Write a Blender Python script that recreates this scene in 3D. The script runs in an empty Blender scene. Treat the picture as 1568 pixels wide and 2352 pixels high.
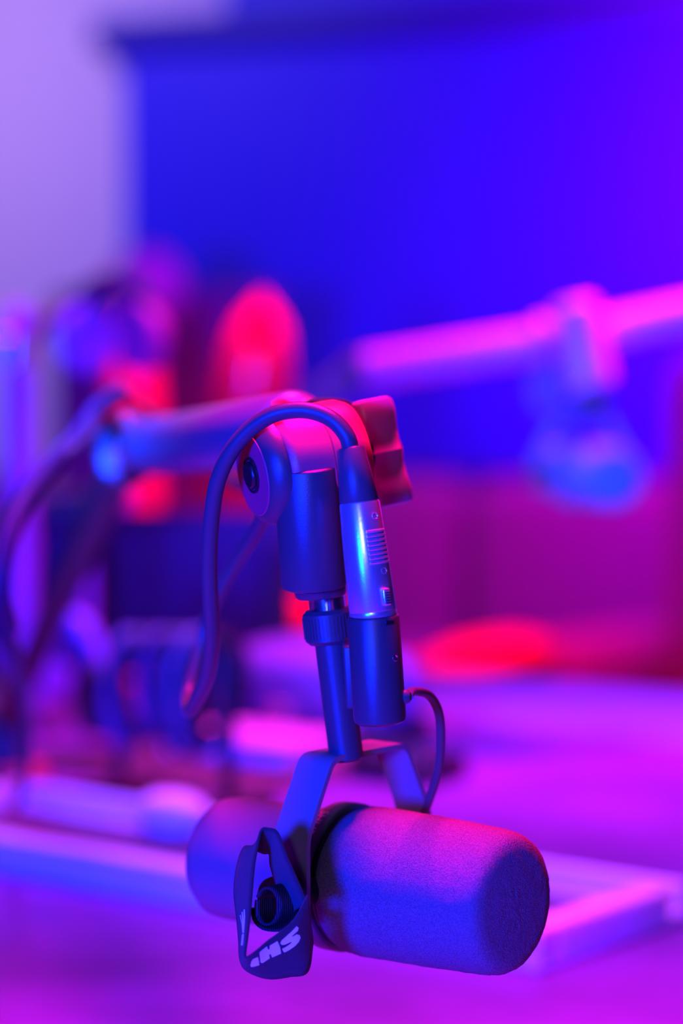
import bpy, bmesh, math, random
from mathutils import Vector, Matrix, noise
from mathutils.bvhtree import BVHTree
from mathutils.geometry import tessellate_polygon
random.seed(4)
S = bpy.context.scene
COL = S.collection
R = math.radians
V = Vector

# ------------------------------------------------------------------ camera
W, H, LENS, SENS = 1568, 2352, 85.0, 24.0
F = LENS / SENS * W
PITCH = R(3.33)
CAM = V((0, 0, 1.10))
cd = bpy.data.cameras.new('camera')
cam = bpy.data.objects.new('camera', cd)
COL.objects.link(cam)
cam.location = CAM
cam.rotation_euler = (R(90) - PITCH, 0, 0)
cd.sensor_fit = 'HORIZONTAL'
cd.sensor_width = SENS
cd.lens = LENS
cd.clip_start = 0.05
cd.dof.use_dof = True
cd.dof.focus_distance = 0.972
cd.dof.aperture_fstop = 3.5
S.camera = cam

# ------------------------------------------------------------------ world, lights, exposure
S.view_settings.view_transform = 'Standard'
S.view_settings.look = 'None'
S.view_settings.gamma = 1
S.view_settings.use_curve_mapping = False
S.view_settings.exposure = 0.0
w = bpy.data.worlds.new('room_air')
S.world = w
w.use_nodes = True
w.node_tree.nodes['Background'].inputs[0].default_value = (0.20, 0.0, 0.55, 1)
w.node_tree.nodes['Background'].inputs[1].default_value = 0.008

def area(name, loc, target, size, color, power, size_y=None, spread=None):
    ld = bpy.data.lights.new(name, 'AREA')
    ld.energy = power
    ld.color = color
    ld.size = size
    if size_y:
        ld.shape = 'RECTANGLE'; ld.size_y = size_y
    if spread:
        ld.spread = R(spread)
    o = bpy.data.objects.new(name, ld)
    COL.objects.link(o)
    o.location = loc
    d = V(target) - V(loc)
    o.rotation_euler = d.to_track_quat('-Z', 'Y').to_euler()
    return o

area('blue_stage_light', (-0.80, -0.60, 1.06), (0.0, 1.0, 0.97), 0.30, (0.0, 0.012, 1.0), 205)
area('blue_foam_fill', (-0.5, 0.9, 1.35), (0.25, 2.2, 0.96), 0.2, (0.0, 0.045, 1.0), 7, spread=22)  # added fill, aimed at the second microphone to brighten its foam end
area('pale_glint_fill', (-0.22, -0.35, 1.30), (0.0, 1.0, 1.0), 0.10, (0.30, 0.38, 1.0), 0.30, spread=60)  # small added lamp that puts a pale highlight on the plug
area('pink_stage_light', (0.05, 1.18, 1.95), (0.02, 1.02, 1.0), 0.25, (1.0, 0.0, 0.30), 8, spread=60)
area('pink_side_light', (0.65, 2.55, 2.1), (0.30, 2.32, 1.14), 0.3, (1.0, 0.0, 0.40), 5.5, spread=45)
area('pink_left_fill', (-0.75, 3.0, 2.1), (-0.33, 2.4, 1.1), 0.3, (1.0, 0.0, 0.5), 1.5, spread=50)  # added fill to bring up the pink on the stand at left
area('pink_room_light', (0.0, 3.6, 2.6), (-0.25, 3.9, 0.9), 0.5, (1.0, 0.0, 0.2), 24, spread=60)
area('pink_sofa_fill', (0.6, 4.3, 2.3), (0.55, 5.3, 0.6), 0.5, (0.9, 0.0, 1.0), 9, spread=70)  # added fill, lifts the dark sofa below the screen
area('violet_table_light', (0.0, 2.05, 2.7), (0.0, 1.85, 0.75), 0.6, (0.42, 0.08, 1.0), 10, spread=58)
area('pale_wall_light', (-1.3, 4.9, 2.6), (-1.0, 6.4, 1.5), 0.5, (0.74, 0.42, 1.0), 7, spread=100)
area('blue_wall_light', (0.1, 4.3, 2.8), (0.3, 6.1, 1.5), 1.0, (0.0, 0.02, 1.0), 5.5, spread=120)
area('pink_wall_light', (1.5, 4.0, 1.75), (1.25, 5.7, 1.65), 0.35, (1.0, 0.0, 0.4), 34, spread=65)

# ------------------------------------------------------------------ helpers
FWD = V((0, math.cos(PITCH), -math.sin(PITCH)))
UP = V((0, math.sin(PITCH), math.cos(PITCH)))
def ray(px, py):
    return FWD + V((1, 0, 0)) * ((px - W / 2) / F) + UP * ((H / 2 - py) / F)
def P(px, py, D):
    return CAM + ray(px, py) * D
def onz(px, py, z):
    r = ray(px, py)
    return CAM + r * ((z - CAM.z) / r.z)

MATS = {}
def mat(name, col, rough=0.5, metal=0.0, bump=0.0, scale=400.0, vary=0.0, spec=0.5, sheen=0.0, kind='noise', coat=0.0):
    if name in MATS:
        return MATS[name]
    m = bpy.data.materials.new(name)
    m.use_nodes = True
    nt = m.node_tree
    b = nt.nodes['Principled BSDF']
    b.inputs['Base Color'].default_value = (*col, 1)
    b.inputs['Roughness'].default_value = rough
    b.inputs['Metallic'].default_value = metal
    b.inputs['Specular IOR Level'].default_value = spec
    b.inputs['Sheen Weight'].default_value = sheen
    b.inputs['Coat Weight'].default_value = coat
    tc = nt.nodes.new('ShaderNodeTexCoord')
    if kind == 'wave':
        n = nt.nodes.new('ShaderNodeTexWave')
        n.inputs['Scale'].default_value = scale
        n.inputs['Distortion'].default_value = 1.5
    else:
        n = nt.nodes.new('ShaderNodeTexNoise')
        n.inputs['Scale'].default_value = scale
        n.inputs['Detail'].default_value = 3
    nt.links.new(tc.outputs['Object'], n.inputs['Vector'])
    fac = n.outputs[1] if kind == 'wave' else n.outputs[0]
    if vary:
        mx = nt.nodes.new('ShaderNodeMix'); mx.data_type = 'RGBA'
        mx.inputs[6].default_value = (*[c * (1 - vary) for c in col], 1)
        mx.inputs[7].default_value = (*[min(1, c * (1 + vary)) for c in col], 1)
        rmp = nt.nodes.new('ShaderNodeMapRange')
        rmp.inputs[1].default_value = 0.35; rmp.inputs[2].default_value = 0.65
        nt.links.new(fac, rmp.inputs[0])
        nt.links.new(rmp.outputs[0], mx.inputs[0])
        nt.links.new(mx.outputs[2], b.inputs['Base Color'])
    if bump:
        bp = nt.nodes.new('ShaderNodeBump')
        bp.inputs['Strength'].default_value = bump
        bp.inputs['Distance'].default_value = 0.001
        nt.links.new(fac, bp.inputs['Height'])
        nt.links.new(bp.outputs[0], b.inputs['Normal'])
    MATS[name] = m
    return m

BLACK = mat('black_satin_enamel', (0.05, 0.05, 0.055), 0.34, bump=0.12, scale=2500, spec=0.5)
YOKE = mat('grey_satin_bracket', (0.20, 0.19, 0.20), 0.45, bump=0.15, scale=3000)
DARK = mat('dark_grey_enamel', (0.05, 0.05, 0.055), 0.40, bump=0.1, scale=2500, spec=0.5)
DEEP = mat('deep_black_plastic', (0.012, 0.012, 0.014), 0.35)
RUB = mat('cable_rubber', (0.06, 0.06, 0.065), 0.40, bump=0.1, scale=1500, spec=0.35)
FOAM = mat('open_cell_foam', (0.16, 0.13, 0.16), 0.95, bump=0.8, scale=1800, vary=0.28, spec=0.1)
STEEL = mat('brushed_nickel', (0.88, 0.88, 0.90), 0.27, 0.85, bump=0.04, scale=900)
CHROME = mat('polished_chrome', (0.9, 0.9, 0.9), 0.12, 1.0)
STRAP = mat('woven_nylon_strap', (0.02, 0.02, 0.028), 0.8, bump=0.7, scale=3500, vary=0.3, sheen=0.1)
RIBBED = mat('ribbed_strap_lining', (0.05, 0.03, 0.05), 0.7, bump=1.0, scale=420, kind='wave')
INK = mat('white_woven_lettering', (0.60, 1.0, 1.0), 0.7, bump=0.3, scale=2000)
LOGO = mat('pale_printed_lettering', (0.8, 0.8, 0.85), 0.5)

MW = {}
def empty(name, loc, rotz=0.0, X=None):
    o = bpy.data.objects.new(name, None)
    o.empty_display_size = 0.05
    COL.objects.link(o)
    o.location = loc
    o.rotation_euler = (0, 0, rotz)
    MW[o] = Matrix.Translation(V(loc)) @ Matrix.Rotation(rotz, 4, 'Z')
    return o
def tag(o, label=None, cat=None, group=None, kind=None):
    if label: o['label'] = label
    if cat: o['category'] = cat
    if group: o['group'] = group
    if kind: o['kind'] = kind
    return o
def obj(name, bm, m, parent=None, smooth=True, label=None, angle=40):
    """bm is in world coordinates; becomes a child of parent in its frame"""
    me = bpy.data.meshes.new(name)
    M = MW[parent].inverted() if parent is not None else None
    if M is None:
        c = V((0, 0, 0))
        if bm.verts:
            lo = V([min(v.co[i] for v in bm.verts) for i in range(3)])
            hi = V([max(v.co[i] for v in bm.verts) for i in range(3)])
            c = V(((lo.x + hi.x) / 2, (lo.y + hi.y) / 2, lo.z))
        M = Matrix.Translation(-c)
    bmesh.ops.transform(bm, matrix=M, verts=bm.verts)
    bmesh.ops.recalc_face_normals(bm, faces=bm.faces)
    for f in bm.faces: f.smooth = smooth
    if smooth:
        for e in bm.edges:
            if len(e.link_faces) == 2 and e.calc_face_angle(0) > R(angle):
                e.smooth = False
    bm.to_mesh(me); bm.free()
    me.materials.append(m)
    o = bpy.data.objects.new(name, me)
    COL.objects.link(o)
    if parent is not None:
        o.parent = parent
        MW[o] = MW[parent].copy()
    else:
        o.location = c
        MW[o] = Matrix.Translation(c)
    if label: o['label'] = label
    return o

def frame(d, ref=V((0, 0, 1))):
    d = d.normalized()
    if abs(d.dot(ref)) > 0.95: ref = V((0, 1, 0))
    x = d.cross(ref).normalized()
    y = x.cross(d).normalized()
    return x, y, d
def lathe(bm, p0, d, prof, n=48, cap=True):
    """prof: list of (t, r) along d, metres"""
    x, y, d = frame(V(d))
    rings = []
    for t, r in prof:
        c = V(p0) + d * t
        if r < 1e-6:
            rings.append([bm.verts.new(c)])
        else:
            rings.append([bm.verts.new(c + x * (r * math.cos(2 * math.pi * k / n)) + y * (r * math.sin(2 * math.pi * k / n))) for k in range(n)])
    for a, b in zip(rings, rings[1:]):
        if len(a) == 1 and len(b) == 1: continue
        for k in range(n):
            j = (k + 1) % n
            if len(a) == 1: bm.faces.new((a[0], b[j], b[k]))
            elif len(b) == 1: bm.faces.new((a[k], a[j], b[0]))
            else: bm.faces.new((a[k], a[j], b[j], b[k]))
    if cap:
        if len(rings[0]) > 1: bm.faces.new(rings[0])
        if len(rings[-1]) > 1: bm.faces.new(rings[-1][::-1])
    return bm
def mm(prof): return [(a / 1000, b / 1000) for a, b in prof]
def rod(bm, p0, p1, r0, r1=None, n=32, bev=0.0008):
    p0, p1 = V(p0), V(p1); r1 = r0 if r1 is None else r1
    L = (p1 - p0).length; b = min(bev, L * .3)
    return lathe(bm, p0, p1 - p0, [(0, r0 - b), (b, r0), (L - b, r1), (L, r1 - b)], n)
def catmull(pts, seg=10):
    pts = [V(p) for p in pts]
    q = [pts[0] * 2 - pts[1]] + pts + [pts[-1] * 2 - pts[-2]]
    out = []
    for i in range(1, len(q) - 2):
        for s in range(seg):
            t = s / seg
            a, b, c, d = q[i - 1], q[i], q[i + 1], q[i + 2]
            out.append(0.5 * ((2 * b) + (c - a) * t + (2 * a - 5 * b + 4 * c - d) * t * t + (3 * b - a - 3 * c + d) * t ** 3))
    out.append(pts[-1])
    return out
def tube(bm, pts, r, n=16, seg=10, rs=None):
    pts = catmull(pts, seg)
    x = None; rings = []
    for i, p in enumerate(pts):
        d = (pts[min(i + 1, len(pts) - 1)] - pts[max(i - 1, 0)]).normalized()
        if x is None: x = frame(d)[0]
        x = (x - d * x.dot(d)).normalized(); y = d.cross(x)
        rr = r if rs is None else rs(i / (len(pts) - 1))
        rings.append([bm.verts.new(p + x * rr * math.cos(2 * math.pi * k / n) + y * rr * math.sin(2 * math.pi * k / n)) for k in range(n)])
    for a, b in zip(rings, rings[1:]):
        for k in range(n):
            j = (k + 1) % n
            bm.faces.new((a[k], a[j], b[j], b[k]))
    bm.faces.new(rings[0]); bm.faces.new(rings[-1][::-1])
    return bm
def box(bm, c, ax, ay, az, sx, sy, sz, bev=0.0):
    """centre, three axes, full sizes"""
    c = V(c); ax, ay, az = V(ax).normalized(), V(ay).normalized(), V(az).normalized()
    b2 = bmesh.new()
    bmesh.ops.create_cube(b2, size=1)
    for v in b2.verts: v.co = V((v.co.x * sx, v.co.y * sy, v.co.z * sz))
    if bev:
        bmesh.ops.bevel(b2, geom=list(b2.edges), offset=bev, segments=3, affect='EDGES', profile=0.5)
    M = Matrix((ax, ay, az)).transposed()
    vm = {}
    for v in b2.verts: vm[v] = bm.verts.new(c + M @ v.co)
    for f in b2.faces: bm.faces.new([vm[v] for v in f.verts])
    b2.free()
    return bm
def prism(bm, outline, c, ax, ay, az, depth, bev=0.0):
    """outline (x,y) list extruded along az"""
    c = V(c); ax, ay, az = V(ax).normalized(), V(ay).normalized(), V(az).normalized()
    b2 = bmesh.new()
    vs = [b2.verts.new((x, y, -depth / 2)) for x, y in outline]
    f = b2.faces.new(vs)
    r = bmesh.ops.extrude_face_region(b2, geom=[f])
    for g in r['geom']:
        if isinstance(g, bmesh.types.BMVert): g.co.z += depth
    if bev:
        es = [e for e in b2.edges if abs(e.verts[0].co.z - e.verts[1].co.z) < 1e-9]
        bmesh.ops.bevel(b2, geom=es, offset=bev, segments=3, affect='EDGES', profile=0.5)
    vm = {v: bm.verts.new(c + ax * v.co.x + ay * v.co.y + az * v.co.z) for v in b2.verts}
    for f in b2.faces: bm.faces.new([vm[v] for v in f.verts])
    b2.free()
    return bm
def strip(bm, pts, wdir, width, thick, seg=1):
    """bent flat bar: pts are centre line, width along wdir"""
    pts = [V(p) for p in pts]; wd = V(wdir).normalized()
    rows = []
    for i, p in enumerate(pts):
        ds = []
        if i > 0: ds.append((p - pts[i - 1]).normalized())
        if i < len(pts) - 1: ds.append((pts[i + 1] - p).normalized())
        t = sum(ds, V()).normalized()
        nn = t.cross(wd).normalized()
        k = 1 / max(0.5, t.dot(ds[0]))
        rows.append([bm.verts.new(p + wd * sx * width / 2 + nn * sn * thick / 2 * k) for sx, sn in ((-1, -1), (1, -1), (1, 1), (-1, 1))])
    for a, b in zip(rows, rows[1:]):
        for k in range(4):
            j = (k + 1) % 4
            bm.faces.new((a[k], a[j], b[j], b[k]))
    bm.faces.new(rows[0]); bm.faces.new(rows[-1][::-1])
    bmesh.ops.bevel(bm, geom=[e for e in bm.edges if len(e.link_faces) == 2 and e.calc_face_angle(0) > 0.9], offset=thick * .25, segments=2, affect='EDGES')
    return bm
def fillet(pts, r, n=4):
    pts = [V(p) for p in pts]; out = [pts[0]]
    for a, b, c in zip(pts, pts[1:], pts[2:]):
        u = (a - b).normalized() * r; v = (c - b).normalized() * r
        for k in range(n + 1):
            t = k / n
            out.append((b + u) * (1 - t) ** 2 + b * 2 * t * (1 - t) + (b + v) * t * t)
    return out + [pts[-1]]
def blob(bm, c, sx, sy, sz, ax=V((1, 0, 0)), ay=V((0, 1, 0)), az=V((0, 0, 1)), p=2.0, n=32):
    """superellipsoid"""
    rings = []
    m = n // 2
    def sp(v, e): return math.copysign(abs(v) ** e, v)
    e = 2 / p
    for i in range(m + 1):
        th = -math.pi / 2 + math.pi * i / m
        if i in (0, m):
            rings.append([bm.verts.new(V(c) + az * sz * math.copysign(1, th))]); continue
        rings.append([bm.verts.new(V(c) + ax * sx * sp(math.cos(th), e) * sp(math.cos(2 * math.pi * k / n), e) + ay * sy * sp(math.cos(th), e) * sp(math.sin(2 * math.pi * k / n), e) + az * sz * sp(math.sin(th), e)) for k in range(n)])
    for a, b in zip(rings, rings[1:]):
        for k in range(n):
            j = (k + 1) % n
            if len(a) == 1: bm.faces.new((a[0], b[k], b[j]))
            elif len(b) == 1: bm.faces.new((a[k], a[j], b[0]))
            else: bm.faces.new((a[k], a[j], b[j], b[k]))
    return bm
def struct(name, bm, m, parent=None, **k):
    o = obj(name, bm, m, parent, **k)
    if parent is None: o['kind'] = 'structure'
    return o
N = bmesh.new
ZU = V((0, 0, 1))

# ------------------------------------------------------------------ setting: floor, walls, ceiling
WALL = mat('white_painted_wall', (0.80, 0.78, 0.82), 0.85, bump=0.2, scale=60, vary=0.04)
FLOOR = mat('dark_carpet', (0.16, 0.12, 0.15), 0.95, bump=0.8, scale=300, vary=0.3)
CEIL = mat('charcoal_acoustic_paint', (0.05, 0.05, 0.055), 0.9, bump=0.3, scale=40)
WD = V((0.935, -0.353, 0)).normalized()        # along the back wall, to the right
WN = V((-WD.y * -1, WD.x * -1, 0)).normalized()  # facing the camera
WN = V((-0.353, -0.935, 0)).normalized()
W0 = V((-0.551, 6.2, 0))
def wallpt(px, py, off=0.0):
    r = ray(px, py); o = W0 + WN * off
    t = (o - CAM).dot(WN) / r.dot(WN)
    return CAM + r * t
b = N(); box(b, (0.2, 2.8, -0.05), (1, 0, 0), (0, 1, 0), ZU, 9, 10, 0.1); struct('floor', b, FLOOR, smooth=False)
b = N(); box(b, (0.2, 2.8, 3.05), (1, 0, 0), (0, 1, 0), ZU, 9, 10, 0.1); struct('ceiling', b, CEIL, smooth=False)
b = N(); box(b, W0 - WN * 0.06 + WD * 0.3 + ZU * 1.5, WD, WN, ZU, 6.4, 0.12, 3.0); struct('wall_back', b, WALL, smooth=False)
b = N(); box(b, W0 - WD * 2.40 + WN * 2.2 + ZU * 1.5, WN, WD, ZU, 4.4, 0.12, 3.0); struct('wall_left', b, CEIL, smooth=False)
b = N(); box(b, W0 + WD * 0.3 + WN * 0.012 + ZU * 0.06, WD, WN, ZU, 5.3, 0.024, 0.12, 0.004); struct('baseboard_back', b, WALL, smooth=False)

# pull-down screen on the back wall
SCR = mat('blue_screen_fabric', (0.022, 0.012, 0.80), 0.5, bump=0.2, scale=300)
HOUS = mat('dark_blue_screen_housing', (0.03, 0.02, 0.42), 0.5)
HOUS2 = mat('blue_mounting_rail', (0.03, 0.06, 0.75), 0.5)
pl = wallpt(285, 100, 0.05); pb = wallpt(1000, 1072, 0.05)
scr = empty('projection_screen', W0 + WD * 1.0 + WN * 0.05 + ZU * pb.z)
tag(scr, 'wide blue pull-down screen hanging on the back wall under a dark housing', 'screen')
def wu(p): return (p - W0).dot(WD)
uL = wu(pl); topz = pl.z; botz = pb.z
b = N(); box(b, W0 + WD * (uL + 1.2) + WN * 0.05 + ZU * ((topz + botz) / 2), WD, WN, ZU, 2.4, 0.004, topz - botz); obj('screen_fabric', b, SCR, scr, smooth=False)
hb = wallpt(228, 118, 0.06).z; ht = wallpt(228, 48, 0.06).z; uH = wu(wallpt(222, 90, 0.06))
b = N(); box(b, W0 + WD * (uH + 1.27) + WN * 0.055 + ZU * ((hb + ht) / 2), WD, WN, ZU, 2.54, 0.09, ht - hb, 0.012); obj('housing', b, HOUS, scr)
u2 = wu(wallpt(520, 20, 0.03))
b = N(); box(b, W0 + WD * (u2 + 1.1) + WN * 0.02 + ZU * (ht + 0.045), WD, WN, ZU, 2.2, 0.04, 0.09, 0.004); obj('mounting_rail', b, HOUS2, scr)
b = N(); box(b, W0 + WD * (uL + 1.2) + WN * 0.05 + ZU * (botz - 0.008), WD, WN, ZU, 2.4, 0.022, 0.022, 0.004); obj('bottom_bar', b, HOUS, scr)

# ------------------------------------------------------------------ sofa along the wall and armchair
SOFA = mat('plum_sofa_fabric', (0.30, 0.06, 0.26), 0.9, bump=0.5, scale=250, vary=0.18, sheen=0.2)
def sofa(origin, along, out, length, top, m, name, label, cat, nc=3):
    o = empty(name, origin); tag(o, label, cat)
    b = N(); box(b, origin + out * 0.45 + ZU * 0.22, along, out, ZU, length, 0.86, 0.26, 0.03); obj('base', b, m, o)
    for s in (-1, 1):
        b = N(); box(b, origin + along * s * (length / 2 + 0.09) + out * 0.45 + ZU * 0.36, along, out, ZU, 0.18, 0.9, 0.54, 0.06); obj('armrest', b, m, o)
    for k in range(nc):
        c = origin + along * ((k + .5) / nc - .5) * length
        b = N(); box(b, c + out * 0.50 + ZU * 0.41, along, out, ZU, length / nc - .01, 0.74, 0.15, 0.045); obj('seat_cushion', b, m, o)
        b = N(); box(b, c + out * 0.14 + ZU * ((top + .35) / 2), along, out, ZU, length / nc - .01, 0.22, top - .35, 0.07); obj('back_cushion', b, m, o)
    for s in (-1, 1):
        for q in (0.08, 0.82):
            b = N(); rod(b, origin + along * s * (length / 2 - .05) + out * q, origin + along * s * (length / 2 - .05) + out * q + ZU * .1, .02, .026); obj('leg', b, DEEP, o)
    return o
sofa(W0 + WD * 0.62 + WN * 0.04, WD, WN, 2.2, botz - 0.02, SOFA, 'sofa', 'long plum high-backed sofa along the wall beneath the blue screen', 'sofa')
ARM = mat('magenta_armchair_fabric', (0.42, 0.07, 0.30), 0.9, bump=0.5, scale=250, vary=0.15, sheen=0.3)
ac = P(1930, 1100, 4.4); ac.z = 0
sofa(ac, V((0.80, -0.60, 0)), V((-0.60, -0.80, 0)).normalized(), 0.50, 1.14, ARM, 'armchair', 'tall-backed magenta armchair at the right edge in front of the sofa', 'chair', nc=1)

# ------------------------------------------------------------------ desk
DU = V((0.78, -0.625, 0)).normalized(); DV = V((0.625, 0.78, 0)).normalized()
TZ = 0.75
def desk(u, v, z=TZ): return DU * u + DV * v + ZU * z
DESK = mat('glossy_desk_laminate', (0.15, 0.04, 0.30), 0.55, bump=0.05, scale=5, vary=0.30, spec=0.35)
LTOP = mat('pale_table_laminate', (0.20, 0.25, 0.62), 0.40, bump=0.03, scale=6, vary=0.06)
LEG = mat('black_table_leg', (0.05, 0.05, 0.05), 0.4)
def table(name, label, u0, u1, v0, v1, m, th, leg_in=0.08):
    o = empty(name, desk((u0 + u1) / 2, (v0 + v1) / 2, 0)); tag(o, label, 'table')
    b = N(); box(b, desk((u0 + u1) / 2, (v0 + v1) / 2, TZ - th / 2), DU, DV, ZU, u1 - u0, v1 - v0, th, 0.004); obj('tabletop', b, m, o)
    for u in (u0 + leg_in, u1 - leg_in):
        for v in (v0 + leg_in, v1 - leg_in):
            b = N(); box(b, desk(u, v, (TZ - th) / 2), DU, DV, ZU, 0.05, 0.05, TZ - th, 0.004); obj('leg', b, LEG, o)
    return o
table('desk', 'broad glossy dark desk in the foreground beneath the microphone', -2.05, 0.75, 0.25, 1.965, DESK, 0.03)
table('side_table', 'long narrow pale table standing behind the glossy desk', -1.85, 0.75, 1.975, 2.275, LTOP, 0.03)

# white rimmed tray on the desk
TRAY = mat('white_tray_plastic', (0.92, 0.90, 0.92), 0.35)
TRAYIN = mat('dark_plum_tray_mat', (0.09, 0.05, 0.16), 0.6)
pn = onz(1235, 2190, TZ + .012); pr = onz(1405, 2045, TZ + .012)
tu1 = pn.dot(DU); tv0 = pn.dot(DV); tv1 = pr.dot(DV)
tu0 = tu1 - 0.62
to = empty('tray', desk((tu0 + tu1) / 2, (tv0 + tv1) / 2, TZ)); tag(to, 'white rimmed shallow tray lying on the desk behind the microphone', 'tray')
b = N(); box(b, desk((tu0 + tu1) / 2, (tv0 + tv1) / 2, TZ + .004), DU, DV, ZU, tu1 - tu0, tv1 - tv0, .008, .002); obj('tray_base', b, TRAY, to)
b = N(); box(b, desk((tu0 + tu1) / 2, (tv0 + tv1) / 2, TZ + .009), DU, DV, ZU, tu1 - tu0 - .05, tv1 - tv0 - .05, .002); obj('mat', b, TRAYIN, to)
for (ua, ub, va, vb) in ((tu0, tu1, tv0, tv0 + .022), (tu0, tu1, tv1 - .010, tv1), (tu0, tu0 + .022, tv0 + .022, tv1 - .022), (tu1 - .022, tu1, tv0 + .022, tv1 - .022)):
    b = N(); box(b, desk((ua + ub) / 2, (va + vb) / 2, TZ + .014), DU, DV, ZU, ub - ua, vb - va, .024, .004); obj('rim', b, TRAY, to)

# ------------------------------------------------------------------ foreground microphone
C = V((0.0056, 1.012, 0.886))
A = V((0.777, -0.63, 0)).normalized()      # towards the foam end
B = V((-0.63, -0.777, 0)).normalized()     # towards the near yoke arm
mic = empty('microphone', C, math.atan2(A.y, A.x))
tag(mic, 'large black broadcast microphone with long foam windscreen hanging sharp in the foreground', 'microphone', 'broadcast microphones')
Rr = C - A * 0.0765
b = N(); lathe(b, Rr, A, mm([(0, 0), (0, 20), (1.5, 24), (5, 26.3), (10, 26.9), (52, 27), (57, 27.6), (64, 29.6), (67, 30.4)]), 72); obj('body', b, mat('matt_grey_body', (0.14, 0.12, 0.14), 0.5, bump=0.15, scale=2500), mic)
b = N(); lathe(b, Rr, A, mm([(66.5, 25), (66.5, 31), (67.5, 31.6), (74.5, 31.6), (75.5, 31)]), 72); obj('front_collar', b, MATS['matt_grey_body'], mic)
b = N(); lathe(b, Rr, A, mm([(75, 25), (75, 29.3), (78, 29.3), (78, 25)]), 72); obj('groove_ring', b, DEEP, mic)
b = N(); lathe(b, Rr, A, mm([(77.3, 24), (77.6, 28), (79, 29.8), (82, 31.0), (88, 31.4), (120, 30.8), (148, 29.6), (154, 28.8), (157.2, 27.2), (158.6, 25.4), (159.4, 22), (160, 12), (160.2, 0)]), 96)
# foam roughness as real relief
bmesh.ops.subdivide_edges(b, edges=[e for e in b.edges if e.calc_length() > .004], cuts=6, use_grid_fill=True)
for v in b.verts:
    q = v.co - Rr; rad = q - A * q.dot(A)
    n_ = noise.noise(v.co * 900) * .00022 + noise.noise(v.co * 350) * .0002
    v.co += (rad.normalized() if rad.length > .026 else A) * n_
foam = obj('windscreen', b, FOAM, mic)
# rear plate screws and switch plate
b = N(); lathe(b, Rr + A * .0005, -A, mm([(0, 18), (.8, 18), (1.2, 17.4), (1.2, 0)])); obj('rear_plate', b, DARK, mic)
# yoke
yz = 0.160 - 0.2138
def yk(s, z): return C + B * s + ZU * z
TOPZ = 0.0545
ypts = fillet([yk(.041, -.012), yk(.041, .024), yk(.0245, TOPZ), yk(-.0245, TOPZ), yk(-.041, .024), yk(-.041, -.012)], .0045)
b = N(); strip(b, ypts, A, 0.0175, 0.0024); obj('yoke', b, YOKE, mic)
for s in (1, -1):
    b = N(); lathe(b, C + B * s * .0265, B * s, mm([(0, 6), (13.0, 6), (13.0, 0)])); obj('pivot_stud', b, DEEP, mic)
    b = N(); rod(b, C + B * s * .0425, C + B * s * .0535, .0098, .0088, 32); obj('side_knob', b, DEEP, mic)
# neck: stem, collar, thread
sb = C + ZU * (TOPZ + .001); sb = P(796, 1744, 1.008)
st = P(762, 1470, 1.003)
b = N(); rod(b, sb, st, .0072, .0073, 40); obj('stem', b, BLACK, mic)
c0 = P(762, 1476, 1.003); c1 = P(753, 1398, 1.002)
b = N(); rod(b, c0, c1, .0108, .0108, 60, .0016)
obj('knurled_collar', b, DARK, mic)
b = N()
L_ = (c1 - c0).length; fx, fy, fd = frame(c1 - c0)
for k in range(44):
    a_ = 2 * math.pi * k / 44; rd = fx * math.cos(a_) + fy * math.sin(a_)
    box(b, (c0 + c1) / 2 + rd * .0108, rd, fd.cross(rd), fd, .0007, .0006, L_ * .62)
tag(obj('knurling', b, DARK, mic), kind='stuff')
b = N(); d_ = (P(750, 1369, 1.001) - c1); pr_ = []
for k in range(9):
    pr_ += [(k * .0007, .0070), (k * .0007 + .00035, .0078)]
lathe(b, c1 - d_.normalized() * .0005, d_, [(0, .0066)] + [(t + .0001, r) for t, r in pr_], 40); obj('thread', b, CHROME, mic)
# connector box with bridge to stem
k0 = P(857, 1413, .960); k1 = P(873, 1661, .964); kd = (k1 - k0).normalized(); KL = (k1 - k0).length
b = N(); lathe(b, k0, kd, [(0, .0088), (.0002, .0100), (.0010, .0104), (KL - .0028, .0106), (KL - .0010, .0102), (KL, .0085), (KL, 0)], 56); obj('connector_housing', b, BLACK, mic)
b = N(); box(b, (P(818, 1545, .983)), (k1 - k0).cross(V((0, 1, 0))), (0, 1, 0), kd, .010, .030, .026, .0015); obj('bridge', b, DARK, mic)
b = N()
kx = kd.cross(V((0, 1, 0))).normalized()
if kx.x < 0: kx = -kx
ky = kd.cross(kx).normalized()
if ky.y > 0: ky = -ky
def surf(c, ang, r): return c + (kx * math.sin(ang) + ky * math.cos(ang)) * r
def nrm(ang): return (kx * math.sin(ang) + ky * math.cos(ang))
def screw(name, c, ang, r, rs, m, par):
    p = surf(c, ang, r); nn = nrm(ang)
    b = N(); lathe(b, p - nn * .0006, nn, [(0, rs), (.0009, rs), (.0010, rs * .8), (.0006, rs * .55), (.0003, 0)], 20)
    return obj(name, b, m, par)
screw('set_screw', k0 + kd * (KL * .38), .80, .0104, .0014, CHROME, mic)
p = surf(k0 + kd * .0022, .62, .0103); nn = nrm(.62)
b = N(); box(b, p, kd.cross(nn), nn, kd, .0040, .0010, .0020, .0003); obj('latch_slot', b, DEEP, mic)
# lead from housing to capsule
g = surf(k0 + kd * (KL * .76), 1.35, .0100)
b = N(); rod(b, g, g + nrm(1.35) * .003, .0030, .0026, 20); obj('strain_relief', b, RUB, mic)
b = N(); tube(b, [g + nrm(1.35) * .002, P(948, 1588, .977), P(985, 1597, .995), P(1008, 1640, 1.005), P(1012, 1710, 1.015), P(1004, 1780, 1.025), P(986, 1835, 1.034), P(965, 1885, 1.040), P(930, 1930, 1.035)], .0019, 14); obj('lead_cable', b, RUB, mic)
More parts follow.
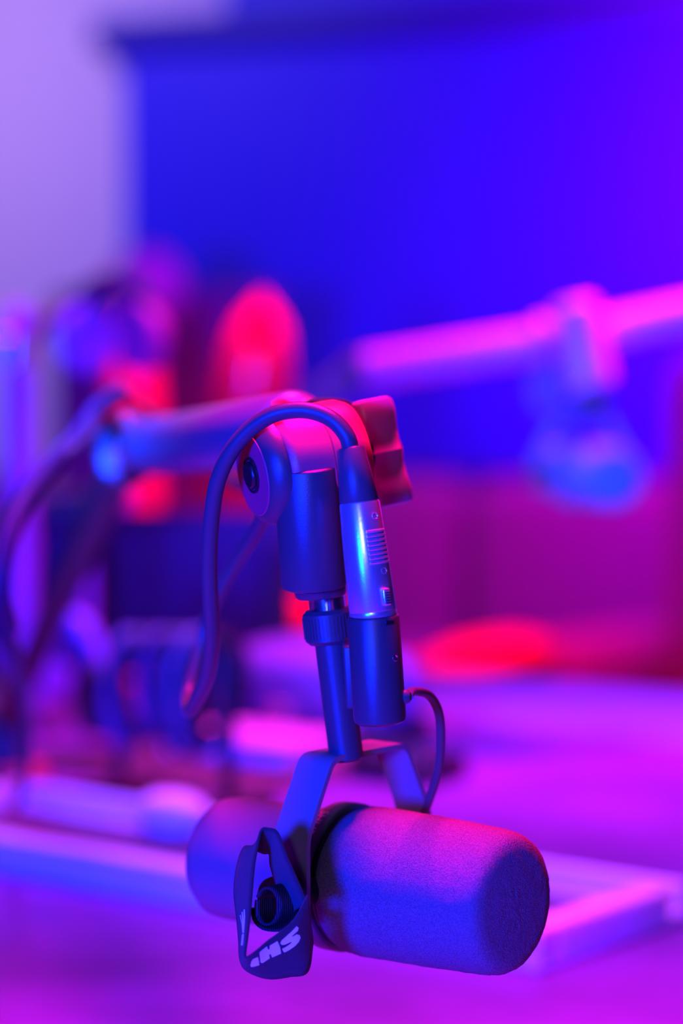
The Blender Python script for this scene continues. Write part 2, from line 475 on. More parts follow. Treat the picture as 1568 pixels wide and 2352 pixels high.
# collar lettering wrapped round the body
def text_mesh(s, size):
    cu = bpy.data.curves.new('txt', 'FONT'); cu.body = s; cu.size = size; cu.align_x = 'CENTER'
    o = bpy.data.objects.new('txt', cu); COL.objects.link(o)
    bpy.context.view_layer.update()
    me = bpy.data.meshes.new_from_object(o.evaluated_get(bpy.context.evaluated_depsgraph_get()))
    bpy.data.objects.remove(o)
    b = N(); b.from_mesh(me); return b
b = text_mesh('SHURE', .0062)
hdir = (-B * -1).normalized()
for v in b.verts:
    ang = R(52) - v.co.x / .0317            # angle from B (near side) up over the top
    t = .0685 + v.co.y
    v.co = Rr + A * t + (B * math.cos(ang) + ZU * math.sin(ang)) * .03178
o = obj('collar_lettering', b, LOGO, mic, smooth=False)
b = N()
for k in range(24):
    a_ = 2 * math.pi * k / 24
    for rr in (0,):
        x0, y0 = .0022 * math.cos(a_), .0022 * math.sin(a_)
        x1, y1 = .0016 * math.cos(a_), .0016 * math.sin(a_)
        a2 = 2 * math.pi * (k + 1) / 24
        x2, y2 = .0016 * math.cos(a2), .0016 * math.sin(a2); x3, y3 = .0022 * math.cos(a2), .0022 * math.sin(a2)
        vs = []
        for x, y in ((x0, y0), (x1, y1), (x2, y2), (x3, y3)):
            ang = R(22) - x / .0317
            vs.append(b.verts.new(Rr + A * (.0707 + y) + (B * math.cos(ang) + ZU * math.sin(ang)) * .0318))
        b.faces.new(vs)
obj('collar_emblem', b, LOGO, mic, smooth=False)

# ------------------------------------------------------------------ XLR cable: plug and cord
cab = empty('microphone_cable', P(840, 1410, .990))
tag(cab, 'dark cable with silver plug looping up over the foreground boom joint', 'cable')
m0 = k0 - kd * .0014; m1 = P(825, 1153, .960); md = (m1 - m0).normalized(); ML = (m1 - m0).length
kx = md.cross(V((0, 1, 0))).normalized(); kx = kx if kx.x > 0 else -kx
ky = md.cross(kx).normalized(); ky = ky if ky.y < 0 else -ky
b = N(); lathe(b, m0, md, [(0, .0093), (.0004, .0095), (ML * .55, .0089), (ML - .0008, .0081), (ML, .0078)], 72); obj('plug_shell', b, STEEL, cab, label='brushed silver plug shell')
b = N(); lathe(b, k0 - kd * .00012, -kd, [(0, .0094), (.0012, .0096), (.0022, .0093)], 56); obj('shell_rim', b, STEEL, cab)
t1 = P(805, 1027, .960)
b = N(); lathe(b, m1, t1 - m1, [(0, .0077), (.0003, .0079), ((t1 - m1).length - .0008, .0056), ((t1 - m1).length, .0048)], 56); obj('boot', b, RUB, cab)
def rad_at(t): return .0095 + (.0081 - .0095) * t
for k in range(8):                                  # grip ridges
    t = .44 + k * .0405; rr = rad_at(t) + .0001
    cc = m0 + md * ML * t
    b = N(); tube(b, [surf(cc, R(a_), rr) for a_ in range(8, 76, 8)], .00062, 8, 3)
    obj('grip_ridge', b, CHROME if k % 8 > 8 else STEEL, cab)
for t, a_ in ((.86, .72), (.36, .78)):
    screw('shell_screw', m0 + md * ML * t, a_, rad_at(t) - .0002, .0015, STEEL, cab)
p = surf(m0 + md * .0055, .62, .0100); nn = nrm(.62)
b = N(); box(b, p, md.cross(nn), nn, md, .0036, .0022, .0070, .0008); lt = obj('latch_button', b, STEEL, cab)
for k in range(5):
    b = N(); box(b, p + nn * .0011 + md * (-.0024 + k * .0010), md.cross(nn), nn, md, .0026, .0004, .0004); obj('button_groove', b, CHROME, lt)
path = [P(806, 1040, .960), P(797, 1003, .959), P(768, 968, .960), P(728, 948, .962), P(680, 942, .964), P(625, 953, .966), P(575, 985, .970), P(530, 1038, .975), P(500, 1105, .982), P(486, 1190, .992), P(481, 1290, 1.005), P(484, 1390, 1.02), P(487, 1470, 1.035), P(478, 1545, 1.055), P(455, 1600, 1.075),
        P(436, 1632, 1.10), P(432, 1600, 1.13), P(455, 1510, 1.14), P(478, 1420, 1.14), P(505, 1355, 1.13), P(545, 1285, 1.12), P(590, 1215, 1.10), P(612, 1150, 1.09), P(604, 1130, 1.16), P(530, 1100, 1.34), P(430, 1020, 1.52), P(340, 950, 1.64), P(284, 902, 1.63), P(228, 942, 1.53), P(200, 1003, 1.44), P(115, 1072, 1.40), P(50, 1160, 1.36), P(12, 1260, 1.34), P(0, 1360, 1.34), P(20, 1440, 1.38), P(40, 1520, 1.42), P(60, 1640, 1.50), P(60, 1760, 1.58), P(40, 1850, 1.66)]
b = N(); tube(b, path, .0034, 18, 8); obj('cord', b, RUB, cab)
b = N(); tube(b, [P(280, 903, 1.63), P(228, 942, 1.53), P(185, 1000, 1.46), P(115, 1072, 1.40), P(50, 1160, 1.36), P(12, 1260, 1.34), P(0, 1360, 1.34), P(20, 1440, 1.38)], .0066, 18, 10); obj('cable_sleeve', b, mat('navy_braided_sleeve', (0.010, 0.016, 0.07), 0.6, bump=0.4, scale=900), cab)

# ------------------------------------------------------------------ foreground boom arm
HEAD = mat('pink_tinted_head_enamel', (0.60, 0.05, 0.09), 0.36, bump=0.08, scale=2500)  # red base colour carries the tint of the pink light from above
TUBEM = mat('boom_tube_enamel', (0.12, 0.13, 0.17), 0.28)
arm = empty('boom_arm', onz(150, 1700, TZ)); tag(arm, 'grey tubular boom arm with round pivot disc holding the foreground microphone', 'boom arm', 'boom arms')
fc = P(586, 1090, .985)                      # near face of pivot
pd = V((0.905, 0.39, 0.165)).normalized()
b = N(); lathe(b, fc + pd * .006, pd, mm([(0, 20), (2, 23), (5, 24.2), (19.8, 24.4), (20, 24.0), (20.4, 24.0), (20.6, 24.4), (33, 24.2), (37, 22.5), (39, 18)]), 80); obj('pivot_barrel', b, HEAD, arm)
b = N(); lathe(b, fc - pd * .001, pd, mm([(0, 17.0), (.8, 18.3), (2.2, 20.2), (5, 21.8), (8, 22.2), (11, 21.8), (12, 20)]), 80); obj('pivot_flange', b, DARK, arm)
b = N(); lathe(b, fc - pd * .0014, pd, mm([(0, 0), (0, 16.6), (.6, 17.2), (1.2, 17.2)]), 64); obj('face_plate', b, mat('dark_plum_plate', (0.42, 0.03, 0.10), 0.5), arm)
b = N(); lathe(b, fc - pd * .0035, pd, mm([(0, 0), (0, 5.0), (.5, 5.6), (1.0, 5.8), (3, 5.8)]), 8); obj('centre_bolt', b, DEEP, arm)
b = N(); lathe(b, fc - pd * .0022, pd, mm([(0, 6.4), (0, 7.4), (.8, 7.6), (1.2, 7.6)]), 40, cap=False); obj('bolt_washer', b, DEEP, arm)
b = N(); blob(b, P(752, 928, 1.03), .0105, .0120, .0028); obj('top_cap', b, DEEP, arm)
b = N(); rod(b, P(820, 1048, 1.028), P(852, 1044, 1.04), .008, .008); obj('knob_shaft', b, DEEP, arm)
kx_, ky_, kd_ = frame(pd)
hw = [(-.0235, .0035), (-.0225, .0072), (-.017, .0088), (-.010, .0068), (-.005, .0062), (0, .0085), (.005, .0062), (.010, .0068), (.017, .0088), (.0225, .0072), (.0235, .0035)]
outl = [(y, x) for x, y in hw] + [(-y, x) for x, y in hw[::-1]]
tl = math.radians(-8)
uax = ky_ * math.cos(tl) + kx_ * math.sin(tl); vax = kx_ * math.cos(tl) - ky_ * math.sin(tl)
b = N(); prism(b, outl, P(872, 1041, 1.035), vax, uax, pd, .0165, .0022); obj('wing_knob', b, mat('dark_plum_knob', (0.34, 0.07, 0.26), 0.4), arm)
s0 = P(703, 1068, .979); s1 = P(722, 1346, .990); sd = (s1 - s0).normalized(); SL = (s1 - s0).length
b = N(); lathe(b, s0, sd, [(0, .0120), (.0006, .0133), (.0010, .0135), (SL - .002, .0138), (SL - .0006, .0134), (SL, .0125)], 72); obj('mount_sleeve', b, BLACK, arm)
b = N(); rod(b, P(734, 1343, .9945), P(737, 1371, .9950), .0108, .0104, 56, .0008); obj('lock_ring', b, BLACK, arm)
# arm tube from the pivot back to the left
a0 = P(672, 985, 1.075); a1 = P(335, 1028, 1.50)
b = N(); lathe(b, a0, a1 - a0, [(-.010, .004), (-.009, .010), (-.005, .0150), (0, .0172), ((a1 - a0).length - .004, .0172), ((a1 - a0).length, .015)], 56); obj('upper_tube', b, TUBEM, arm)
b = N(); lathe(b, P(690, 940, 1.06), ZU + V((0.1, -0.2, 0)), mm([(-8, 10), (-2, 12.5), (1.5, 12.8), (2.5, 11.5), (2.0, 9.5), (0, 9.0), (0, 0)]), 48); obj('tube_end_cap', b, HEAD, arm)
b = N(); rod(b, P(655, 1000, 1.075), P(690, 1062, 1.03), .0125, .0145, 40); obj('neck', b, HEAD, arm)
e1 = P(290, 1035, 1.54)
b = N(); blob(b, e1, .020, .020, .024); obj('elbow', b, DARK, arm)
b = N(); lathe(b, P(262, 1062, 1.51), V((-.25, -.9, -.1)), mm([(0, 8), (5, 8), (7, 6), (8, 0)])); obj('elbow_bolt', b, mat('satin_grey_bolt', (0.28, 0.26, 0.34), 0.5), arm)
base = onz(12, 1790, TZ)
b = N(); rod(b, e1, base + ZU * .05, .0120, .0120, 40); obj('lower_tube', b, DEEP, arm)
b = N(); rod(b, base, base + ZU * .012, .036, .034, 48, .002); obj('base_disc', b, HEAD, arm)
b = N(); rod(b, base + ZU * .012, base + ZU * .06, .019, .017, 40, .002); obj('socket', b, DARK, arm)

# ------------------------------------------------------------------ cable strap with woven lettering
rows = [((705, 2075, .957), (672, 2095, .972)), ((682, 2020, .957), (640, 2045, .973)), ((656, 1960, .958), (622, 1990, .974)), ((637, 1912, .960), (619, 1962, .975)),
        ((616, 1903, .962), (606, 1960, .976)), ((599, 1908, .962), (592, 1955, .976)), ((588, 1960, .960), (562, 1945, .974)), ((583, 1992, .958), (545, 1988, .973)),
        ((578, 2050, .956), (538, 2045, .971)), ((573, 2110, .954), (544, 2105, .969)), ((567, 2160, .952), (549, 2160, .966)), ((563, 2192, .951), (551, 2200, .962)),
        ((568, 2198, .950), (562, 2225, .960)), ((590, 2183, .950), (590, 2241, .961)), ((613, 2163, .951), (622, 2248, .963)), ((645, 2139, .952), (665, 2243, .964)),
        ((678, 2108, .953), (706, 2232, .965)), ((706, 2055, .955), (718, 2165, .966))]
def ribbon(rows, seg=8, nv=6, thick=.0009, close=False):
    ea = catmull([P(*a) for a, _ in rows], seg); eb = catmull([P(*c) for _, c in rows], seg)
    b = N(); g = []
    for p, q in zip(ea, eb):
        g.append([b.verts.new(p.lerp(q, k / nv)) for k in range(nv + 1)])
    for r0, r1 in zip(g, g[1:]):
        for k in range(nv):
            b.faces.new((r0[k], r0[k + 1], r1[k + 1], r1[k]))
    return b
strap = empty('cable_strap', P(620, 2230, .96)); tag(strap, 'looped black fabric cable strap with white lettering hanging on the near yoke arm', 'strap')
b = ribbon(rows)
bvh = BVHTree.FromBMesh(b)
sb_ = obj('strap_band', b, STRAP, strap)
sm = sb_.modifiers.new('thickness', 'SOLIDIFY'); sm.thickness = .0009; sm.offset = 0
curl = []
for k in range(15):
    a_ = R(-150 + k * 25)
    curl.append(((612 + 26 * math.cos(a_) , 2082 + 42 * math.sin(a_), .958), (660 + 30 * math.cos(a_), 2074 + 46 * math.sin(a_), .974)))
b = ribbon(curl); cu_ = obj('strap_curl', b, RIBBED, strap)
sm = cu_.modifiers.new('thickness', 'SOLIDIFY'); sm.thickness = .0009; sm.offset = 0
tail = [((578, 2085, .962), (592, 2085, .975)), ((582, 2112, .960), (600, 2100, .975)), ((600, 2132, .960), (618, 2112, .975)), ((630, 2138, .960), (640, 2118, .975)), ((662, 2132, .960), (668, 2110, .975)), ((690, 2108, .960), (690, 2085, .975))]
b = ribbon(tail); tl_ = obj('strap_tail', b, RIBBED, strap)
sm = tl_.modifiers.new('thickness', 'SOLIDIFY'); sm.thickness = .0009; sm.offset = 0
LET = {
 'S': [(1165,390),(1200,420),(1190,475),(1120,540),(1065,590),(1100,585),(1165,545),(1220,560),(1238,610),(1205,690),(1130,770),(1030,840),(935,890),(910,870),(890,820),(960,785),(1040,730),(1070,700),(1055,690),(1000,715),(930,745),(880,745),(855,715),(880,660),(960,590),(1060,500)],
 'H': [(800,675),(850,790),(870,910),(700,985),(670,915),(640,930),(655,1000),(520,1090),(480,1080),(460,890),(490,860),(600,775),(620,830),(650,830),(655,760)],
 'U': [(115,955),(160,1010),(230,1030),(320,1025),(430,975),(450,1060),(455,1130),(330,1165),(275,1155),(265,1095),(225,1090),(235,1150),(170,1110),(120,1040)],
 'R': [(98,950),(93,870),(105,760),(125,560),(145,530),(165,545),(152,700),(132,850),(115,945)],
 'E': [(85,180),(102,180),(130,320),(120,120),(142,120),(160,300),(158,75),(182,70),(187,220),(178,360),(165,520),(135,520),(122,350)]}
for ch, pts in LET.items():
    px = [(540 + x * .12117, 2080 + y * .12117) for x, y in pts]
    b = N(); vs = [b.verts.new((x, y, 0)) for x, y in px]
    tris = tessellate_polygon([[V((x, y, 0)) for x, y in px]])
    for t in tris:
        try: b.faces.new([vs[i] for i in t])
        except ValueError: pass
    bmesh.ops.subdivide_edges(b, edges=list(b.edges), cuts=4, use_grid_fill=True)
    miss = 0
    for v in b.verts:
        r_ = ray(v.co.x, v.co.y).normalized()
        h = bvh.ray_cast(CAM, r_)
        if h[0] is None:
            h = bvh.find_nearest(CAM + r_ * .956 / r_.y)
            miss += 1
        n_ = h[1] if h[1].dot(r_) < 0 else -h[1]
        v.co = h[0] - r_ * (.0023 if ch in 'RE' else .0009)
    obj('woven_letter', b, INK, strap, smooth=False)

# ------------------------------------------------------------------ second microphone and boom arm, behind to the right
def copy_tree(o, parent=None, skip=()):
    c = o.copy(); COL.objects.link(c)
    if parent is not None: c.parent = parent
    for ch in [x for x in bpy.data.objects if x.parent == o]:
        if ch.name not in skip: copy_tree(ch, c, skip)
    return c
D2 = 2.25
mic2 = copy_tree(mic, None, ('stem', 'knurled_collar', 'knurling', 'thread', 'connector_housing', 'bridge', 'set_screw', 'latch_slot', 'strain_relief', 'lead_cable'))
C2 = P(1336, 1088, D2 + .07)
mic2.location = C2; mic2.rotation_euler = (0, 0, math.atan2(-0.955, 0.30))
mic2['label'] = 'blurred second broadcast microphone with blue-lit round foam end facing us at right'
arm2 = empty('boom_arm', P(1336, 1500, 2.5)); arm2.location.z = TZ
MW[arm2] = Matrix.Translation(arm2.location)
tag(arm2, 'blurred pink-lit boom arm crossing behind at right and carrying the second microphone', 'boom arm', 'boom arms')
PIPE = mat('pink_tinted_tube_enamel', (0.85, 0.10, 0.36), 0.42)  # pink light falling on the arm is mixed into this base colour
q0 = P(830, 850, 2.40); q1 = P(1335, 772, 2.33); q2 = P(1720, 690, 2.30)
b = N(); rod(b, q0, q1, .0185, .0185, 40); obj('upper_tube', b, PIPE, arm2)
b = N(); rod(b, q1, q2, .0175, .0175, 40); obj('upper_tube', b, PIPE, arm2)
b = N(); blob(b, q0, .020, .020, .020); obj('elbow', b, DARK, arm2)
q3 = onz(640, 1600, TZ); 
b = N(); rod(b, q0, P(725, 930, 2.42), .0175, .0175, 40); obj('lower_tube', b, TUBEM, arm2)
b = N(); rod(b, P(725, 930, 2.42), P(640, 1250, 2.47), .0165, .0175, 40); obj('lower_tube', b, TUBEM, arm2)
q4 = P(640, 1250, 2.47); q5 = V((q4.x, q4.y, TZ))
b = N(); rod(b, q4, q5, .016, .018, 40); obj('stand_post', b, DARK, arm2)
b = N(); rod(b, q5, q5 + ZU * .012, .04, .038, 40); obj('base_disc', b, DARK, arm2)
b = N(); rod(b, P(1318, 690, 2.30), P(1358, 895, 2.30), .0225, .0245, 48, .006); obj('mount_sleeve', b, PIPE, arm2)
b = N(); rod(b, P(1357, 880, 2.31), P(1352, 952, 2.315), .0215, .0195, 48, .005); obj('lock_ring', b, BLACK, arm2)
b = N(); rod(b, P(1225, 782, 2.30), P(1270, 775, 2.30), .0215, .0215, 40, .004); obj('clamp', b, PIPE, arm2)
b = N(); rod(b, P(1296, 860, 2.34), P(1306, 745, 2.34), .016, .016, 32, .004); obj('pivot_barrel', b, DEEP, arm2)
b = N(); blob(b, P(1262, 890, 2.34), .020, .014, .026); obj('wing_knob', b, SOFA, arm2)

# ------------------------------------------------------------------ red shell chairs
RED = mat('glossy_red_shell', (0.95, 0.02, 0.10), 0.22, coat=0.4)
REDS = mat('red_seat_cushion', (0.95, 0.02, 0.08), 0.6, bump=0.3, scale=300)
def shell_chair(p, rz, label, scale=1.0, tall=.60, lean=.10, wtop=.075, wbot=.05):
    """p = floor position; narrow waisted shell back"""
    o = empty('shell_chair', V((p.x, p.y, 0)), rz); tag(o, label, 'chair', 'red shell chairs')
    M = MW[o]
    b = N(); blob(b, M @ V((0, -.20, .46)), .22, .21, .035, M.col[0].xyz, M.col[1].xyz, ZU, 3); obj('seat', b, RED, o)
    b = N(); rings = []
    n = 24; hh = 18
    for i in range(hh + 1):
        t = i / hh
        z = .46 + t * tall
        wv = wbot + (wtop - wbot) * (t ** 1.4)
        if t > .72: wv *= math.sqrt(max(0.0, 1 - ((t - .72) / .28) ** 2)) * .98 + .02
        c = M @ V((lean * t, .03 * t, z)); dpt = .018 + .02 * t
        rings.append([b.verts.new(c + M.col[0].xyz * wv * math.cos(2 * math.pi * k / n) + M.col[1].xyz * dpt * (wv / wtop + .2) * math.sin(2 * math.pi * k / n)) for k in range(n)])
    for r0, r1 in zip(rings, rings[1:]):
        for k in range(n): b.faces.new((r0[k], r0[(k + 1) % n], r1[(k + 1) % n], r1[k]))
    b.faces.new(rings[0]); b.faces.new(rings[-1][::-1])
    obj('backrest', b, RED, o)
    for sx in (-1, 1):
        for sy in (-1, 1):
            b = N(); rod(b, M @ V((sx * .21, -.20 + sy * .19, 0)), M @ V((sx * .12, -.20 + sy * .11, .44)), .011, .014, 16); obj('leg', b, STEEL, o)
    return o
ch1 = P(490, 1100, 3.75)
shell_chair(ch1, math.pi, 'glossy red chair with tall narrow rounded back left of the boom joint', tall=.755, lean=-.078, wtop=.064, wbot=.040)
ch2 = P(322, 1100, 4.3)
shell_chair(ch2, math.pi, 'dimmer red chair back behind the headset, left of the tall red chair', tall=.755, lean=.012, wtop=.055, wbot=.034)
# red stool seats beyond the side table
def stool(p, rx, ry, label, rz=0.0, tilt=0.0, m=None):
    o = empty('stool', V((p.x, p.y, 0)), rz); tag(o, label, 'stool', 'red topped stools')
    M = MW[o]
    ax = (M.col[0].xyz + ZU * tilt).normalized(); az = ax.cross(M.col[1].xyz).normalized()
    b = N(); blob(b, V((p.x, p.y, p.z)), rx, ry, .036, ax, M.col[1].xyz, az, 2.6); obj('seat', b, m or REDS, o)
    b = N(); rod(b, V((p.x, p.y, .02)), V((p.x, p.y, p.z - .03)), .022, .022, 24); obj('column', b, STEEL, o)
    b = N(); rod(b, V((p.x, p.y, 0)), V((p.x, p.y, .025)), .115, .11, 40, .006); obj('foot', b, STEEL, o)
    return o
stool(P(1130, 1522, 3.6), .095, .14, 'round red-topped stool beyond the pale table, right of the microphone stem', tilt=.16)
stool(P(680, 1432, 3.45), .072, .14, 'round red-topped stool left of the microphone stem, behind the domed case', tilt=.1)

# ------------------------------------------------------------------ things on the desk behind
CASE = mat('lilac_case_shell', (0.20, 0.14, 0.50), 0.5, bump=0.1, scale=80)
PINKP = mat('pale_notebook_cover', (0.60, 0.28, 0.60), 0.6)
DKM = mat('dark_desk_mat', (0.07, 0.03, 0.05), 0.8, bump=0.5, scale=400)
# domed case
cpt = onz(745, 1700, TZ); cpt = onz(735, 1690, TZ)
o = empty('domed_case', cpt); tag(o, 'rounded lilac case standing on the desk behind the microphone stem', 'case')
b = N(); blob(b, cpt + ZU * .048, .108, .06, .046, DU, DV, ZU, 2.6); obj('lid', b, CASE, o)
b = N(); box(b, cpt + ZU * .012, DU, DV, ZU, .20, .11, .024, .008); obj('case_base', b, DARK, o)
b = N(); box(b, cpt + ZU * .030 - DV * .062, DU, DV, ZU, .03, .006, .012, .002); obj('clasp', b, STEEL, o)
# notebook
npt = onz(590, 1745, TZ)
o = empty('notebook', npt); tag(o, 'pink-lit closed notebook lying on the desk in front of the domed case', 'notebook')
b = N(); box(b, npt + ZU * .0143, DU, DV, ZU, .15, .085, .014, .001); obj('pages', b, TRAY, o)
b = N(); box(b, npt + ZU * .0228, DU, DV, ZU, .155, .09, .003, .001); obj('cover', b, PINKP, o)
b = N(); box(b, npt + ZU * .0058, DU, DV, ZU, .155, .09, .003, .001); obj('cover', b, PINKP, o)
# dark desk mat
mpt = onz(455, 1762, TZ)
b = N(); box(b, mpt + ZU * .002, DU, DV, ZU, .28, .20, .004, .001); tag(obj('desk_mat', b, DKM), 'dark maroon mat lying on the desk under headset and cables', 'mat')
# dark recorder standing in for the shadow right of the stem
rp = onz(935, 1790, TZ)
o = empty('shadow_slab', rp); tag(o, 'low black recorder added in place of the shadow on the desk right of the microphone stem', 'slab')
b = N(); box(b, rp + ZU * .012, DU, DV, ZU, .085, .07, .024, .006); obj('case', b, DEEP, o)
for k in range(3):
    b = N(); rod(b, rp + DU * (-.025 + k * .025) + ZU * .0235, rp + DU * (-.025 + k * .025) + ZU * .031, .007, .006, 20); obj('dial', b, DARK, o)
# computer mouse on the tray
ms = onz(395, 1925, TZ + .0101)
o = empty('computer_mouse', ms); tag(o, 'small pale rounded mouse lying at the far side of the white tray', 'mouse')
b = N(); blob(b, ms + ZU * .0172, .030, .020, .017, DU, DV, ZU, 2.3); obj('shell', b, TRAY, o)
b = N(); rod(b, ms + ZU * .028 + DU * .012 - DV * .002, ms + ZU * .028 + DU * .012 + DV * .002, .004, .004, 16); obj('wheel', b, DEEP, o)

# ------------------------------------------------------------------ headsets
PAD = mat('violet_ear_pad', (0.36, 0.22, 0.70), 0.6)
CUP = mat('pink_ear_cup', (0.85, 0.06, 0.30), 0.4)
BAND = mat('black_headband', (0.06, 0.05, 0.08), 0.5)
def headset(top, wd, ht, D, label, cf=.86, tiltx=0, pad=PAD, cup=CUP, band=BAND):
    """top pixel, half-width px, height px"""
    px, py = top
    o = empty('headset', P(px, py + ht, D)); tag(o, label, 'headset', 'headsets')
    pts = []
    for k in range(11):
        a_ = math.pi * k / 10
        pts.append(P(px - wd * math.cos(a_) + tiltx * math.sin(a_), py + ht * .62 * (1 - math.sin(a_)), D - .0 + .015 * math.cos(a_)))
    b = N(); tube(b, pts, .009, 14, 4); obj('headband', b, band, o)
    for s, m_ in ((-1, pad), (1, cup)):
        c = P(px + s * wd * cf, py + ht * .72, D - s * .015)
        dd = V((-s * .8, -.6, 0)).normalized()
        b = N(); lathe(b, c - dd * .020, dd, mm([(0, 0), (0, 22), (6, 32), (18, 36), (26, 34), (28, 26), (26, 18), (26, 0)]), 36); obj('ear_cup', b, m_, o)
    return o
# ear-cup headset hung on the left stand, in front of the sofa
headset((262, 640), 92, 190, 2.35, 'dark-banded headset with violet and pink ear cups hung on the tall left stand', cf=.62)
headset((165, 1425), 62, 250, 2.20, 'headset with violet band standing on the dark mat at far left', band=PAD, pad=PAD, cup=BLACK)
# purple round lamp behind the headset
rl = P(335, 660, 4.78)
GL = mat('violet_globe', (0.65, 0.25, 0.95), 0.5)
o = empty('globe_lamp', V((rl.x, rl.y, 0))); tag(o, 'violet globe lamp, unlit, behind the upper headset against the blue screen', 'lamp')
b = N(); blob(b, rl, .078, .078, .078); obj('globe', b, GL, o)
b = N(); rod(b, V((rl.x, rl.y, .02)), rl - ZU * .045, .008, .008, 16); obj('pole', b, DARK, o)
b = N(); rod(b, V((rl.x, rl.y, 0)), V((rl.x, rl.y, .02)), .05, .045, 32); obj('foot', b, DARK, o)

# tall stand at the left edge
sp = P(45, 1000, 2.4); 
o = empty('microphone_stand', V((sp.x, sp.y, TZ))); tag(o, 'upright pink-lit stand at the left edge with a magenta cap', 'stand')
MAG = mat('magenta_stand_enamel', (0.85, 0.20, 0.60), 0.45)
b = N(); rod(b, V((sp.x, sp.y, TZ + .01)), P(45, 760, 2.4), .0145, .0145, 32); obj('pole', b, MAG, o)
b = N(); rod(b, P(30, 850, 2.38), P(32, 765, 2.38), .015, .016, 32, .004); obj('clamp', b, STEEL, o)
b = N(); rod(b, P(35, 765, 2.39), P(62, 705, 2.39), .017, .015, 32, .005); obj('top_cap', b, MAG, o)
b = N(); rod(b, V((sp.x, sp.y, TZ)), V((sp.x, sp.y, TZ + .012)), .045, .042, 40); obj('base_disc', b, DARK, o)
# hook arm carrying the headset
b = N(); tube(b, [P(45, 800, 2.4), P(150, 705, 2.46), P(262, 684, 2.36)], .006, 12); obj('hook_arm', b, DARK, o)

# dark speaker block with a pink knob left of centre
kp = P(200, 1165, 2.47)
o = empty('studio_light', V((kp.x, kp.y, TZ))); tag(o, 'black box light on a thin stand with round pink knob, below the boom tube', 'light')
b = N(); box(b, kp, (1, .2, 0), (-.2, 1, 0), ZU, .085, .05, .036, .008); obj('casing', b, DEEP, o)
b = N(); rod(b, P(262, 1142, 2.44), P(280, 1140, 2.41), .013, .015, 32, .004); obj('knob', b, CUP, o)
b = N(); rod(b, V((kp.x, kp.y, TZ)), kp - ZU * .015, .006, .006, 16); obj('stand_post', b, MAG, o)
b = N(); rod(b, V((kp.x, kp.y, TZ)), V((kp.x, kp.y, TZ + .008)), .04, .038, 32); obj('foot', b, DARK, o)

# maroon chair at far left
MAR = mat('maroon_chair_leather', (0.22, 0.015, 0.05), 0.6, bump=0.2, scale=100)
mp_ = P(95, 1320, 3.3)
o = empty('office_chair', V((mp_.x - .05, mp_.y, 0))); tag(o, 'dark maroon high-backed chair behind the desk at far left', 'chair')
b = N(); box(b, P(60, 1540, 3.3), (1, .1, 0), (-.1, 1, 0), ZU, .16, .07, .36, .03); obj('backrest', b, MAR, o)
q = P(60, 1540, 3.3)
b = N(); box(b, V((q.x, q.y - .24, .46)), (1, .1, 0), (-.1, 1, 0), ZU, .42, .42, .08, .03); obj('seat', b, MAR, o)
b = N(); rod(b, V((q.x, q.y - .22, .06)), V((q.x, q.y - .22, .43)), .025, .025); obj('column', b, STEEL, o)
for k in range(5):
    a_ = k * 2 * math.pi / 5
    b = N(); rod(b, V((q.x, q.y - .22, .07)), V((q.x + .28 * math.cos(a_), q.y - .22 + .28 * math.sin(a_), .03)), .02, .014, 16); obj('leg', b, DARK, o)

# hanging loops of dark cable, each its own cable
rnd = random.Random(7)
CB = [mat('blue_cable_sheath', (0.10, 0.11, 0.30), 0.4), mat('black_cable_sheath', (0.035, 0.035, 0.05), 0.4), mat('indigo_cable_sheath', (0.07, 0.06, 0.22), 0.45)]
rk = P(400, 1470, 1.92)
o = empty('cable_rack', V((rk.x, rk.y, TZ))); tag(o, 'low black rack bar on the desk mat carrying hanging looped cables', 'rack')
ra, rb = P(268, 1478, 1.98), P(530, 1478, 1.88)
bd = (rb - ra).normalized(); bn = bd.cross(ZU).normalized(); MT = TZ + .0042
b = N(); rod(b, ra, rb, .006, .006, 20); obj('bar', b, DEEP, o)
for q in (ra.lerp(rb, .02), ra.lerp(rb, .98)):
    b = N(); rod(b, V((q.x, q.y, MT)), q, .006, .006, 20); obj('post', b, DEEP, o)
    b = N(); box(b, V((q.x, q.y, MT + .005)), bd, bn, ZU, .03, .08, .010, .003); obj('foot', b, DEEP, o)
CL = ['thick blue cable loop, leftmost on the rack', 'black cable loop second from left on the rack', 'indigo cable loop third from left on the rack', 'black cable loop third from right on the rack', 'blue cable loop second from right on the rack', 'black cable loop, rightmost on the rack']
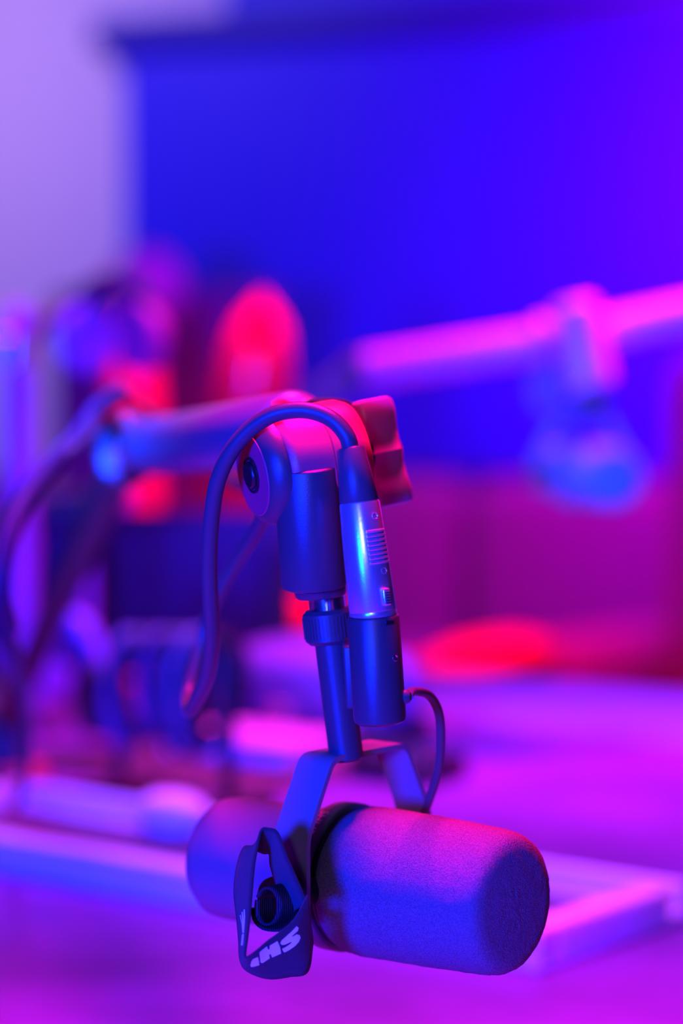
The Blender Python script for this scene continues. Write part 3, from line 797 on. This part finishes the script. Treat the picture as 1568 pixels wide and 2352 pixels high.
for k in range(6):
    c = ra.lerp(rb, .13 + k * .148)
    h = .104 + rnd.uniform(-.016, .008); wv = .021 + rnd.uniform(0, .007); le = rnd.uniform(-.006, .006)
    b = N()
    for j in range(3):
        pts = []
        for i in range(17):
            a_ = 2 * math.pi * i / 16
            pts.append(c + bd * (.0055 * (j - 1)) + bn * (wv * math.sin(a_) * (1 + .12 * j) + le * (1 - math.cos(a_)) * .5) + ZU * (.0100 - h / 2 * (1 - math.cos(a_)) * (1 - .07 * j)))
        tube(b, pts, .0026, 8, 2)
    tag(obj('coiled_cable', b, CB[(0, 1, 2, 1, 0, 1)[k]]), CL[k], 'cable', 'coiled cables on the rack')

# small laptop standing open, its lid towards us
lp = onz(372, 1560, TZ)
LIDM = mat('dark_plum_laptop_lid', (0.09, 0.025, 0.10), 0.5)
o = empty('laptop', lp); tag(o, 'dark plum laptop seen from behind its open lid, under the boom tube', 'laptop')
lu, lv = V((0.97, -0.24, 0)).normalized(), V((0.24, 0.97, 0)).normalized()
b = N(); box(b, lp + lv * .08 + ZU * .008, lu, lv, ZU, .285, .16, .014, .004); obj('laptop_base', b, LIDM, o)
lz = (ZU + lv * -.12).normalized()
b = N(); box(b, lp + lz * .105 - lv * .004, lu, lz.cross(lu), lz, .285, .007, .185, .003); obj('lid', b, LIDM, o)
b = N(); rod(b, lp + lu * -.09 + ZU * .012, lp + lu * .09 + ZU * .012, .005, .005, 16); obj('hinge', b, DEEP, o)

# freestanding acoustic screen in front of the wall, left
AC = mat('plum_acoustic_felt', (0.26, 0.05, 0.30), 0.9, bump=0.5, scale=200, vary=0.15)
ap = P(375, 900, 4.98)
o = empty('acoustic_divider', V((ap.x, ap.y, 0))); tag(o, 'plum felt acoustic divider standing before the wall behind the red chair backs', 'divider')
zt = P(375, 668, 4.98).z
b = N(); box(b, V((ap.x, ap.y, (zt + .04) / 2)), WD, WN, ZU, .50, .035, zt - .04, .012); obj('felt_panel', b, AC, o)
for sx in (-1, 1):
    b = N(); box(b, V((ap.x, ap.y, .02)) + WD * sx * .2, WD, WN, ZU, .03, .10, .04, .004); obj('foot', b, DEEP, o)
